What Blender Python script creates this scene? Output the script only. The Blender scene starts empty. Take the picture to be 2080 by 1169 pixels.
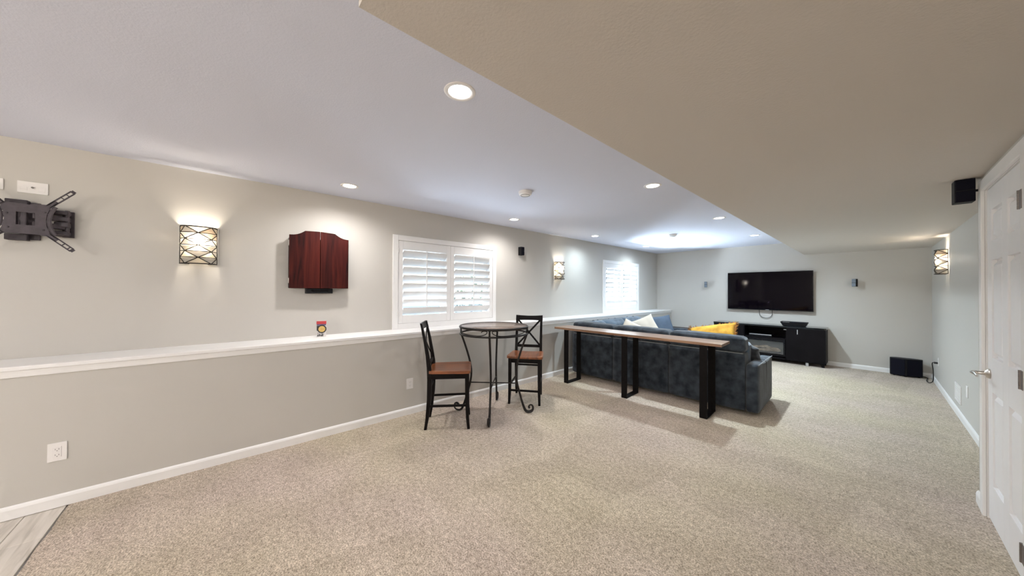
import bpy, bmesh, math, random
from mathutils import Vector, Matrix, Euler, noise
random.seed(7)
S = bpy.context.scene
COL = S.collection
PI = math.pi

# ------------------------------------------------------------------ camera, world, exposure
W, HH = 2080, 1169
FPX, YAW, PITCH, ROLL = 648.28, math.radians(48.419), math.radians(.4545), math.radians(.291)
sy, cy = math.sin(YAW), math.cos(YAW)
r0, f0, u0 = Vector((cy, sy, 0)), Vector((-sy, cy, 0)), Vector((0, 0, 1))
Fv = f0*math.cos(PITCH) + u0*math.sin(PITCH)
u2 = u0*math.cos(PITCH) - f0*math.sin(PITCH)
Rv = r0*math.cos(ROLL) + u2*math.sin(ROLL)
Uv = u2*math.cos(ROLL) - r0*math.sin(ROLL)
cam = bpy.data.cameras.new('camera')
cam.sensor_fit = 'HORIZONTAL'; cam.sensor_width = 36; cam.lens = 36*FPX/W
cam.clip_start = .02; cam.clip_end = 200
co = bpy.data.objects.new('camera', cam); COL.objects.link(co)
M = Matrix((Rv, Uv, -Fv)).transposed().to_4x4(); M.translation = (0, 0, 1.4)
co.matrix_world = M
S.camera = co

SPOT_NEAR, SPOT_FAR = 43, 175          # watts of each ceiling downlight
GLOW_NEAR, GLOW_FAR = 9, 10
WARM, COOL = (1, .97, .95), (.74, .90, 1)
SCONCE_W = 13
SPOT_DEG, SPOT_BL = 160, 1
REAR_FILL_W = 50
WINDOW_W = (58, 560)
vs = S.view_settings
vs.view_transform = 'Standard'; vs.look = 'None'; vs.gamma = 1; vs.use_curve_mapping = False
vs.exposure = 0.9
wd = bpy.data.worlds.new('sky'); S.world = wd; wd.use_nodes = True
nt = wd.node_tree; bg = nt.nodes['Background']
sk = nt.nodes.new('ShaderNodeTexSky'); sk.sky_type = 'NISHITA'; sk.sun_disc = False
sk.sun_elevation = math.radians(40); sk.sun_rotation = math.radians(120)
nt.links.new(sk.outputs[0], bg.inputs[0]); bg.inputs[1].default_value = .35

# ------------------------------------------------------------------ helpers
def tag(o, label=None, cat=None, group=None, kind=None):
    for k, v in (('label', label), ('category', cat), ('group', group), ('kind', kind)):
        if v: o[k] = v
    return o

def empty(name, loc=(0, 0, 0), rz=0, label=None, cat=None, group=None, kind=None):
    o = bpy.data.objects.new(name, None); COL.objects.link(o)
    o.location = loc; o.rotation_euler = (0, 0, rz); o.empty_display_size = .05
    return tag(o, label, cat, group, kind)

class MB:
    def __init__(s): s.bm = bmesh.new()
    def _xf(s, vs_, m):
        for v in vs_: v.co = m @ v.co
    def box(s, lo, hi, bev=0, seg=2, m=None):
        g = bmesh.ops.create_cube(s.bm, size=1)
        vv = g['verts']
        for v in vv:
            v.co = Vector([lo[i] + (hi[i]-lo[i])*(v.co[i]+.5) for i in range(3)])
        if bev:
            es = list({e for v in vv for e in v.link_edges})
            r = bmesh.ops.bevel(s.bm, geom=es, offset=bev, segments=seg, affect='EDGES', profile=.5)
            vv = list({v for f in r['faces'] for v in f.verts} | {v for v in vv if v.is_valid})
        if m: s._xf(vv, m)
        return s
    def bar(s, a, b, w, h=None, up=(0, 0, 1), bev=0, w2=None, h2=None):
        """rectangular bar from a to b; w across, h along 'up'; w2,h2 at the far end"""
        a, b = Vector(a), Vector(b); h = h or w; w2 = w2 or w; h2 = h2 or h
        d = (b-a).normalized(); up = Vector(up)
        if abs(d.dot(up)) > .98: up = Vector((0, 1, 0)) if abs(d.y) < .9 else Vector((1, 0, 0))
        x = d.cross(up).normalized(); y = x.cross(d).normalized()
        V = []
        for p, ww, h_ in ((a, w, h), (b, w2, h2)):
            for sx, s_y in ((-1, -1), (1, -1), (1, 1), (-1, 1)):
                V.append(s.bm.verts.new(p + x*sx*ww/2 + y*s_y*h_/2))
        fs = [(3, 2, 1, 0), (4, 5, 6, 7), (0, 1, 5, 4), (1, 2, 6, 5), (2, 3, 7, 6), (3, 0, 4, 7)]
        for f in fs: s.bm.faces.new([V[i] for i in f])
        if bev:
            es = list({e for v in V for e in v.link_edges})
            bmesh.ops.bevel(s.bm, geom=es, offset=bev, segments=2, affect='EDGES', profile=.5)
        return s
    def tube(s, pts, r, n=8, closed=False, rw=None, up=(0, 0, 1)):
        """round (or elliptical: rw across) tube along points; r may be a list"""
        pts = [Vector(p) for p in pts]; N = len(pts)
        rs = r if isinstance(r, (list, tuple)) else [r]*N
        rws = rw if isinstance(rw, (list, tuple)) else ([rw]*N if rw else rs)
        rings = []; px = None
        for i, p in enumerate(pts):
            if closed: d = pts[(i+1) % N] - pts[i-1]
            else: d = pts[min(i+1, N-1)] - pts[max(i-1, 0)]
            d.normalize(); U = Vector(up)
            if px is None:
                if abs(d.dot(U)) > .95: U = Vector((1, 0, 0)) if abs(d.x) < .9 else Vector((0, 1, 0))
                x = d.cross(U).normalized()
            else:
                x = (px - d*px.dot(d)).normalized()
            px = x; y = x.cross(d).normalized()
            rings.append([s.bm.verts.new(p + x*math.cos(2*PI*k/n)*rws[i] + y*math.sin(2*PI*k/n)*rs[i]) for k in range(n)])
        for i in range(N if closed else N-1):
            A, B = rings[i], rings[(i+1) % N]
            for k in range(n): s.bm.faces.new([A[k], A[(k+1) % n], B[(k+1) % n], B[k]])
        if not closed:
            s.bm.faces.new(rings[0][::-1]); s.bm.faces.new(rings[-1])
        return s
    def lathe(s, prof, n=32, c=(0, 0, 0), m=None):
        rings = []; allv = []
        for r, z in prof:
            if r < 1e-6: ring = [s.bm.verts.new((c[0], c[1], c[2]+z))]
            else: ring = [s.bm.verts.new((c[0]+r*math.cos(2*PI*k/n), c[1]+r*math.sin(2*PI*k/n), c[2]+z)) for k in range(n)]
            rings.append(ring); allv += ring
        for A, B in zip(rings, rings[1:]):
            for k in range(n):
                a0, a1, b0, b1 = A[k % len(A)], A[(k+1) % len(A)], B[k % len(B)], B[(k+1) % len(B)]
                q = []
                for v in (a0, a1, b1, b0):
                    if v not in q: q.append(v)
                if len(q) > 2: s.bm.faces.new(q)
        if m: s._xf(allv, m)
        return s
    def prism(s, poly, axis, lo, hi, bev=0):
        """extrude a 2D polygon along axis ('x','y','z')"""
        def mk(p, t):
            return {'x': (t, p[0], p[1]), 'y': (p[0], t, p[1]), 'z': (p[0], p[1], t)}[axis]
        A = [s.bm.verts.new(mk(p, lo)) for p in poly]; B = [s.bm.verts.new(mk(p, hi)) for p in poly]
        n = len(poly)
        s.bm.faces.new(A[::-1]); s.bm.faces.new(B)
        for k in range(n): s.bm.faces.new([A[k], A[(k+1) % n], B[(k+1) % n], B[k]])
        if bev:
            es = list({e for v in A+B for e in v.link_edges})
            bmesh.ops.bevel(s.bm, geom=es, offset=bev, segments=2, affect='EDGES', profile=.5)
        return s
    def soft(s, lo, hi, r, bulge=(0, 0, 0), n=10, lump=0, seed=0, m=None):
        """upholstered block: rounded box that swells in the middle of its faces"""
        b2 = bmesh.new(); bmesh.ops.create_cube(b2, size=2)
        bmesh.ops.subdivide_edges(b2, edges=b2.edges[:], cuts=n, use_grid_fill=True)
        c = Vector([(lo[i]+hi[i])/2 for i in range(3)]); h = Vector([(hi[i]-lo[i])/2 for i in range(3)])
        mp = {}
        for v in b2.verts:
            q = Vector([math.copysign(abs(t)**.7, t) for t in v.co])
            p = Vector([q[i]*h[i] for i in range(3)])
            k = Vector([max(-(h[i]-r), min(h[i]-r, p[i])) for i in range(3)])
            d = p-k
            if d.length > 1e-7: p = k + d.normalized()*r
            for i in range(3):
                j, l = (i+1) % 3, (i+2) % 3
                w = max(0, 1-q[j]**2)*max(0, 1-q[l]**2)
                p[i] += math.copysign(bulge[i], p[i])*w*abs(q[i])
            if lump:
                nn = noise.noise(Vector((p.x*5+seed*3.1, p.y*5, p.z*5)))
                p += p.normalized()*nn*lump
            mp[v] = s.bm.verts.new(c+p)
        for f in b2.faces: s.bm.faces.new([mp[v] for v in f.verts])
        b2.free()
        if m: s._xf(list(mp.values()), m)
        return s
    def pillow(s, w, h, t, n=18, m=None, sag=0, seed=0):
        V = {}; out = []
        for side in (1, -1):
            for i in range(n+1):
                for j in range(n+1):
                    u, v = -1+2*i/n, -1+2*j/n
                    edge = i in (0, n) or j in (0, n)
                    if side == -1 and edge: V[(-1, i, j)] = V[(1, i, j)]; continue
                    k = 1-.07*(1-abs(u)**2*abs(v)**2)
                    x = u*w/2*(1-.08*(1-v*v)*abs(u)**3); y = v*h/2*(1-.08*(1-u*u)*abs(v)**3)
                    z = side*t/2*((1-u*u)*(1-v*v))**.42
                    z += .012*noise.noise(Vector((u*2+seed, v*2, side)))*(0 if edge else 1) - sag*u*u
                    V[(side, i, j)] = s.bm.verts.new((x, y, z)); out.append(V[(side, i, j)])
        for side in (1, -1):
            for i in range(n):
                for j in range(n):
                    q = [V[(side, i, j)], V[(side, i+1, j)], V[(side, i+1, j+1)], V[(side, i, j+1)]]
                    s.bm.faces.new(q if side == 1 else q[::-1])
        if m: s._xf(out, m)
        return s
    def build(s, name, mat, parent=None, smooth=False, **kw):
        me = bpy.data.meshes.new(name)
        bmesh.ops.recalc_face_normals(s.bm, faces=s.bm.faces[:])
        s.bm.to_mesh(me); s.bm.free()
        for mm in (mat if isinstance(mat, (list, tuple)) else [mat]): me.materials.append(mm)
        if smooth:
            me.shade_smooth()
            if smooth != 2: me.set_sharp_from_angle(angle=math.radians(40))
        o = bpy.data.objects.new(name, me); COL.objects.link(o)
        if parent: o.parent = parent
        return tag(o, **kw)

def copy_tree(o, parent=None):
    c = o.copy(); COL.objects.link(c)
    if parent: c.parent = parent
    for ch in list(o.children): copy_tree(ch, c)
    return c

# ------------------------------------------------------------------ materials
def mat(name, col, rough=.6, metal=0, spec=.5, emit=None, estr=0, var=0, vscale=8, bump=0, bscale=200,
        stretch=(1, 1, 1), col2=None, coat=0, sheen=0, detail=4, alpha=None, ramp=(.35, .65)):
    m = bpy.data.materials.new(name); m.use_nodes = True
    n = m.node_tree.nodes; l = m.node_tree.links; p = n['Principled BSDF']
    p.inputs['Base Color'].default_value = (*col, 1); p.inputs['Roughness'].default_value = rough
    p.inputs['Metallic'].default_value = metal; p.inputs['Specular IOR Level'].default_value = spec
    p.inputs['Coat Weight'].default_value = coat; p.inputs['Coat Roughness'].default_value = .1
    p.inputs['Sheen Weight'].default_value = sheen
    if emit:
        p.inputs['Emission Color'].default_value = (*emit, 1); p.inputs['Emission Strength'].default_value = estr
    if var or bump or col2:
        tc = n.new('ShaderNodeTexCoord'); mp = n.new('ShaderNodeMapping'); mp.inputs['Scale'].default_value = stretch
        l.new(tc.outputs['Object'], mp.inputs[0])
    if col2 or var:
        t = n.new('ShaderNodeTexNoise'); t.inputs['Scale'].default_value = vscale; t.inputs['Detail'].default_value = detail
        l.new(mp.outputs[0], t.inputs['Vector'])
        cr = n.new('ShaderNodeValToRGB'); cr.color_ramp.elements[0].position, cr.color_ramp.elements[1].position = ramp
        c2 = col2 or tuple(c*(1+var) for c in col); c1 = col if col2 else tuple(c*(1-var) for c in col)
        cr.color_ramp.elements[0].color = (*c1, 1); cr.color_ramp.elements[1].color = (*c2, 1)
        l.new(t.outputs[0], cr.inputs[0]); l.new(cr.outputs[0], p.inputs['Base Color'])
    if bump:
        t = n.new('ShaderNodeTexNoise'); t.inputs['Scale'].default_value = bscale; t.inputs['Detail'].default_value = 3
        l.new(mp.outputs[0], t.inputs['Vector'])
        b = n.new('ShaderNodeBump'); b.inputs['Strength'].default_value = bump; b.inputs['Distance'].default_value = .004
        l.new(t.outputs[0], b.inputs['Height']); l.new(b.outputs[0], p.inputs['Normal'])
    return m

def carpet_mat():
    m = bpy.data.materials.new('carpet'); m.use_nodes = True
    n = m.node_tree.nodes; l = m.node_tree.links; p = n['Principled BSDF']
    p.inputs['Roughness'].default_value = .95; p.inputs['Specular IOR Level'].default_value = .1
    p.inputs['Sheen Weight'].default_value = .15
    tc = n.new('ShaderNodeTexCoord')
    def nz(scale, det, st=(1, 1, 1), rot=0):
        mp = n.new('ShaderNodeMapping'); mp.inputs['Scale'].default_value = st; mp.inputs['Rotation'].default_value = (0, 0, rot)
        l.new(tc.outputs['Object'], mp.inputs[0])
        t = n.new('ShaderNodeTexNoise'); t.inputs['Scale'].default_value = scale; t.inputs['Detail'].default_value = det
        l.new(mp.outputs[0], t.inputs['Vector']); return t
    def ramp(src, a, b, ca, cb):
        r = n.new('ShaderNodeValToRGB'); r.color_ramp.elements[0].position = a; r.color_ramp.elements[1].position = b
        r.color_ramp.elements[0].color = (*ca, 1); r.color_ramp.elements[1].color = (*cb, 1)
        l.new(src.outputs[0], r.inputs[0]); return r
    def mix(kind, fac, a, b):
        x = n.new('ShaderNodeMix'); x.data_type = 'RGBA'; x.blend_type = kind; x.inputs[0].default_value = fac
        l.new(a.outputs['Color'] if 'Color' in a.outputs else a.outputs[2], x.inputs[6])
        l.new(b.outputs['Color'] if 'Color' in b.outputs else b.outputs[2], x.inputs[7]); return x
    fine = nz(130, 4); med = nz(38, 3); big = nz(2.2, 2, (1, 2.2, 1), .8); tone = nz(.8, 2)
    vo = n.new('ShaderNodeTexVoronoi'); vo.inputs['Scale'].default_value = 1.0; vo.inputs['Randomness'].default_value = .9
    vm = n.new('ShaderNodeMapping'); vm.inputs['Scale'].default_value = (2.2, .9, 1); vm.inputs['Rotation'].default_value = (0, 0, .5)
    l.new(tc.outputs['Object'], vm.inputs[0]); l.new(vm.outputs[0], vo.inputs['Vector'])
    sp = n.new('ShaderNodeSeparateColor'); l.new(vo.outputs['Color'], sp.inputs[0])
    a = ramp(fine, .35, .60, (.35, .295, .24), (.82, .725, .615))
    b = ramp(med, .3, .7, (.62, .60, .57), (1, 1, 1))
    c = ramp(big, .38, .62, (.90, .895, .885), (1, 1, 1))
    e = ramp(sp, .2, .8, (.90, .895, .885), (1, 1, 1))      # brushed pile, patch by patch
    d = ramp(tone, .35, .65, (1, .985, .88), (1, .95, .965))
    x = n.new('ShaderNodeMix'); x.data_type = 'RGBA'; x.blend_type = 'MULTIPLY'; x.inputs[0].default_value = 1
    l.new(a.outputs[0], x.inputs[6]); l.new(b.outputs[0], x.inputs[7])
    y = n.new('ShaderNodeMix'); y.data_type = 'RGBA'; y.blend_type = 'MULTIPLY'; y.inputs[0].default_value = 1
    l.new(x.outputs[2], y.inputs[6]); l.new(c.outputs[0], y.inputs[7])
    z = n.new('ShaderNodeMix'); z.data_type = 'RGBA'; z.blend_type = 'MULTIPLY'; z.inputs[0].default_value = 1
    l.new(y.outputs[2], z.inputs[6]); l.new(d.outputs[0], z.inputs[7])
    zz = n.new('ShaderNodeMix'); zz.data_type = 'RGBA'; zz.blend_type = 'MULTIPLY'; zz.inputs[0].default_value = 1
    l.new(z.outputs[2], zz.inputs[6]); l.new(e.outputs[0], zz.inputs[7])
    l.new(zz.outputs[2], p.inputs['Base Color'])
    bp = n.new('ShaderNodeBump'); bp.inputs['Strength'].default_value = .8; bp.inputs['Distance'].default_value = .01
    l.new(fine.outputs[0], bp.inputs['Height']); l.new(bp.outputs[0], p.inputs['Normal'])
    return m

def wood_mat(name, dark, mid, light, axis=0, rough=.4, scale=1.0, coat=0):
    m = bpy.data.materials.new(name); m.use_nodes = True
    n = m.node_tree.nodes; l = m.node_tree.links; p = n['Principled BSDF']
    p.inputs['Roughness'].default_value = rough; p.inputs['Coat Weight'].default_value = coat
    p.inputs['Coat Roughness'].default_value = .12
    tc = n.new('ShaderNodeTexCoord'); mp = n.new('ShaderNodeMapping')
    st = [14*scale]*3; st[axis] = 1.2*scale; mp.inputs['Scale'].default_value = st
    l.new(tc.outputs['Object'], mp.inputs[0])
    t = n.new('ShaderNodeTexNoise'); t.inputs['Scale'].default_value = 1.6; t.inputs['Detail'].default_value = 6
    t.inputs['Distortion'].default_value = 1.2; l.new(mp.outputs[0], t.inputs['Vector'])
    r = n.new('ShaderNodeValToRGB'); e = r.color_ramp.elements
    e[0].position, e[1].position = .3, .72; e[0].color = (*dark, 1); e[1].color = (*light, 1)
    k = e.new(.5); k.color = (*mid, 1)
    l.new(t.outputs[0], r.inputs[0]); l.new(r.outputs[0], p.inputs['Base Color'])
    b = n.new('ShaderNodeBump'); b.inputs['Strength'].default_value = .12; b.inputs['Distance'].default_value = .003
    l.new(t.outputs[0], b.inputs['Height']); l.new(b.outputs[0], p.inputs['Normal'])
    return m

def glassy(name, col, transp, rough=.1):
    """thin pane: part clear, part sheer/translucent, with a reflective skin"""
    m = bpy.data.materials.new(name); m.use_nodes = True
    n = m.node_tree.nodes; l = m.node_tree.links; out = n['Material Output']
    n.remove(n['Principled BSDF'])
    a = n.new('ShaderNodeBsdfTransparent'); a.inputs[0].default_value = (*[min(1, c*1.05) for c in col], 1)
    b = n.new('ShaderNodeBsdfTranslucent'); b.inputs[0].default_value = (*col, 1)
    d = n.new('ShaderNodeBsdfDiffuse'); d.inputs[0].default_value = (*col, 1)
    g = n.new('ShaderNodeBsdfGlossy'); g.inputs['Roughness'].default_value = rough
    m0 = n.new('ShaderNodeMixShader'); m0.inputs[0].default_value = .4
    l.new(b.outputs[0], m0.inputs[1]); l.new(d.outputs[0], m0.inputs[2])
    m1 = n.new('ShaderNodeMixShader'); m1.inputs[0].default_value = transp
    l.new(m0.outputs[0], m1.inputs[1]); l.new(a.outputs[0], m1.inputs[2])
    fr = n.new('ShaderNodeFresnel'); fr.inputs[0].default_value = 1.35
    m2 = n.new('ShaderNodeMixShader'); l.new(fr.outputs[0], m2.inputs[0])
    l.new(m1.outputs[0], m2.inputs[1]); l.new(g.outputs[0], m2.inputs[2])
    l.new(m2.outputs[0], out.inputs[0])
    return m

WALL = mat('wall_paint', (.545, .520, .480), .55, spec=.25, bump=.05, bscale=260)
CEIL = mat('ceiling_paint', (.68, .70, .80), .75, spec=.2, bump=.25, bscale=120)
SOFFIT = mat('soffit_paint', (.64, .59, .535), .75, spec=.2, bump=.25, bscale=120)
TRIM = mat('white_trim_paint', (.82, .805, .79), .35, spec=.4, var=.01)
DOORW = mat('white_door_paint', (.85, .84, .84), .4, spec=.4, var=.01)
SHUT = mat('shutter_paint', (.82, .805, .79), .4, spec=.4, var=.01)
PLAST = mat('white_plastic', (.80, .77, .75), .35, var=.01)
SLOT = mat('outlet_slot', (.12, .11, .10), .5, var=.05)
CARPET = carpet_mat()
VINYL = [wood_mat('vinyl_plank_%s' % k, *(tuple(c*f for c in t) for t in ((.40, .36, .31), (.56, .51, .45), (.68, .63, .57))), axis=0, rough=.45)
         for k, f in (('a', 1), ('b', .92), ('c', 1.07))]
BLACK = mat('black_painted_wood', (.006, .0045, .0045), .42, spec=.12, var=.2, vscale=20)
IRON = mat('dark_bronze_iron', (.016, .013, .012), .45, metal=.2, spec=.3, var=.25, vscale=40)
STEEL = mat('black_steel', (.006, .005, .005), .5, spec=.10, var=.2, vscale=30)
SEATW = wood_mat('cherry_seat_wood', (.11, .030, .010), (.21, .063, .019), (.30, .10, .030), axis=1, rough=.32, coat=.3)
TOPW = wood_mat('walnut_table_top', (.12, .062, .035), (.27, .150, .085), (.42, .25, .15), axis=0, rough=.3, coat=.35)
PUBW = wood_mat('pub_table_top', (.10, .055, .038), (.19, .115, .082), (.25, .155, .11), axis=0, rough=.22, coat=.4)
MAHOG = wood_mat('dark_cherry_wood', (.009, .003, .003), (.042, .0065, .005), (.075, .012, .008), axis=2, rough=.5, scale=.8)
MAHOG.node_tree.nodes['Principled BSDF'].inputs['Specular IOR Level'].default_value = .15
MAHOGD = mat('dark_cherry_frame', (.010, .004, .004), .5, spec=.2, var=.2)
CHEN = mat('charcoal_chenille', (.018, .024, .032), .9, spec=.05, sheen=.3, col2=(.058, .070, .086), vscale=9, bump=.5, bscale=160, detail=6)
CHENB = mat('slate_blue_velvet', (.040, .062, .092), .8, spec=.15, sheen=.4, col2=(.095, .135, .18), vscale=7, bump=.3, bscale=150, detail=6)
PIPE = mat('grey_piping', (.20, .205, .21), .8, var=.1)
CREAM = mat('cream_linen', (.60, .525, .435), .9, var=.05, bump=.4, bscale=180)
BLUEP = mat('dusty_blue_linen', (.085, .112, .155), .9, var=.08, bump=.4, bscale=180)
DARKP = mat('dark_grey_plush', (.030, .032, .036), .8, sheen=.5, var=.3, vscale=12, bump=.3, bscale=160)
MUST = mat('mustard_cotton', (.36, .17, .008), .9, col2=(.50, .265, .022), vscale=14, bump=.5, bscale=140)
FRNG = mat('mustard_fringe', (.25, .10, .01), .9, var=.3, vscale=60)
SCREEN = mat('tv_screen_glass', (.0022, .0012, .003), .05, spec=.14, var=.1)
BEZEL = mat('black_gloss_plastic', (.006, .006, .008), .25, spec=.25, var=.1)
BLKM = mat('matte_black_plastic', (.009, .009, .011), .55, spec=.2, var=.2, vscale=30)
GRILL = mat('speaker_grille_cloth', (.008, .008, .014), .85, spec=.1, var=.3, vscale=300, bump=.3, bscale=500)
STAND = mat('black_stand_laminate', (.006, .005, .006), .45, spec=.08, var=.2, vscale=5)
STTOP = mat('black_glass_top', (.012, .012, .012), .04, spec=.8, var=.1)
NICK = mat('satin_nickel', (.62, .58, .54), .28, metal=1, var=.04)
HNG = mat('dull_nickel_hinge', (.20, .175, .16), .45, metal=.6, var=.1)
SILV = mat('silver_plastic', (.48, .48, .48), .35, metal=.4, var=.05)
GREYP = mat('blue_grey_grille', (.17, .205, .25), .5, var=.1, vscale=50)
MNT = mat('mount_black_steel', (.066, .054, .062), .5, spec=.3, var=.15, vscale=30)
LENS_N = mat('downlight_lens', (.9, .9, .9), .4, emit=(1, .96, .92), estr=GLOW_NEAR, var=.01)
LENS_F = mat('downlight_lens_cool', (.9, .9, .9), .4, emit=(.97, .98, 1), estr=GLOW_FAR, var=.01)
BULB = mat('bulb_glow', (1, .95, .85), .4, emit=(1, .90, .72), estr=26, var=.01)
GL_A = glassy('sconce_pane_clear', (.95, .92, .87), .42, .15)
GL_B = glassy('sconce_pane_cream', (.92, .87, .78), .32, .2)
GL_C = glassy('sconce_pane_tan', (.84, .75, .64), .28, .2)
GLASS = glassy('window_glass', (.95, .97, .97), .97, .02)
FIREG = glassy('firebox_glass', (.9, .9, .9), .88, .05)
LOG = mat('fire_log', (.30, .20, .12), .9, col2=(.62, .48, .34), vscale=16, bump=.6, bscale=60)
FBOX = mat('firebox_lining', (.05, .045, .04), .8, var=.2)
RED = mat('red_card', (.50, .045, .050), .5, var=.08)
PACKW = mat('white_card', (.62, .59, .57), .5, var=.03)
YEL = mat('yellow_print', (.62, .42, .13), .5, var=.15, vscale=150)
INK = mat('black_print', (.020, .018, .020), .5, var=.2)
PURP = mat('violet_print', (.12, .10, .20), .5, var=.2)
HEDGE = mat('hedge_leaves', (.035, .075, .030), .7, col2=(.10, .17, .06), vscale=10)
GRAV = mat('gravel_ground', (.22, .22, .21), .9, col2=(.45, .45, .43), vscale=30, bump=.5, bscale=40)
HDPE = mat('black_rubber_cable', (.02, .02, .02), .6, var=.1)

# ------------------------------------------------------------------ room shell
WX, KX, BY, CZ, SZ, SX, LZ = -3.84, -3.472, 8.627, 2.412, 2.1455, -.897, .923
RX, DX, DEND = .656, .475, 3.77
YN, XR2 = -4.2, 2.0          # near end of the room behind the camera
W1, W2, WZ = (1.475, 3.065), (6.0, 7.59), (LZ, 2.072)
CAS = .065

b = MB()
wy = [YN, W1[0]+CAS, W1[1]-CAS, W2[0]+CAS, W2[1]-CAS, BY+.15]
zlo, zhi = .99, 2.005
for a, c in ((wy[0], wy[1]), (wy[2], wy[3]), (wy[4], wy[5])): b.box((WX-.2, a, LZ-.03), (WX, c, CZ))
for a, c in ((wy[1], wy[2]), (wy[3], wy[4])):
    b.box((WX-.2, a, LZ-.03), (WX, c, zlo)); b.box((WX-.2, a, zhi), (WX, c, CZ))
wl = b.build('wall_left', WALL, kind='structure')
MB().box((WX-.2, YN, 0), (KX, BY+.15, LZ-.03)).build('knee_wall', WALL, wl)
t1 = MB().box((WX, YN, LZ-.026), (KX+.026, BY, LZ), .004).build('trim_1', TRIM, kind='structure')
MB().prism([(KX, LZ-.068), (KX+.010, LZ-.068), (KX+.014, LZ-.045), (KX+.018, LZ-.027), (KX, LZ-.027)], 'y', YN, BY).build('apron_moulding', TRIM, t1)
def baseboard(name, poly, axis, lo, hi): return MB().prism(poly, axis, lo, hi).build(name, TRIM, kind='structure')
def bbp(x, s): return [(x, 0), (x+s*.014, 0), (x+s*.014, .058), (x+s*.010, .070), (x+s*.004, .078), (x, .078)]
baseboard('baseboard_left', bbp(KX, 1), 'y', YN, BY)
baseboard('baseboard_back', bbp(BY, -1), 'x', KX+.014, RX-.014)
MB().box((WX, BY, 0), (RX+.3, BY+.15, CZ)).build('wall_back', WALL, kind='structure')
wr = MB().box((RX, DEND-.12, 0), (RX+.15, BY, SZ)).build('wall_right', WALL, kind='structure')
baseboard('baseboard_right', bbp(RX, -1), 'y', DEND, BY)
DY0, DY1, DZ = 2.75, 3.56, 2.045
b = MB().box((DX, DY1+.0, 0), (DX+.12, DEND, SZ)).box((DX, DY0, DZ), (DX+.12, DY1, SZ)).box((DX, YN, 0), (DX+.12, DY0, SZ)).box((DX+.12, DEND-.12, 0), (RX, DEND, SZ))
b.build('wall_right_near', WALL, kind='structure')
baseboard('baseboard_door', bbp(DX, -1), 'y', DY1+.066, DEND)
MB().box((KX-.6, YN-.15, 0), (RX+.3, YN, CZ)).build('wall_front', WALL, kind='structure')
cl = MB().box((WX-.2, YN-.15, CZ), (RX+.3, BY+.15, CZ+.12)).build('ceiling', CEIL, kind='structure')
MB().box((SX, .25, SZ), (RX+.3, BY, CZ)).build('soffit', SOFFIT, cl)
# floor: slab, carpet and vinyl planks
fl = MB().box((WX-.2, YN-.15, -.15), (RX+.3, BY+.15, -.012)).build('floor', mat('subfloor', (.3, .29, .28), .9, var=.1), kind='structure')
CE = -.76
b = MB(); n = 26
pts = [(KX+(DX+.2-KX)*i/n, CE+.006*random.uniform(-1, 1)) for i in range(n+1)]
b.prism(pts + [(RX, BY), (KX, BY)], 'z', -.012, 0.0)
b.build('carpet', CARPET, fl)
pw = .155; row = 0; y = CE-.012
while y > -2.2:
    x = KX - random.uniform(.2, 1.0)
    while x < .4:
        L = 1.22; xa, xb = max(x, KX), min(x+L, .47)
        if xb > xa+.02:
            MB().box((xa+.0012, y-pw+.0012, -.012), (xb-.0012, y-.0012, -.003+random.uniform(-.0004, .0004)), .0015, 1).build('plank', random.choice(VINYL), fl)
        x += L
    y -= pw
MB().box((KX, YN, -.012), (.47, y, -.0035)).build('plank_field', VINYL[0], fl, kind='stuff')

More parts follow.
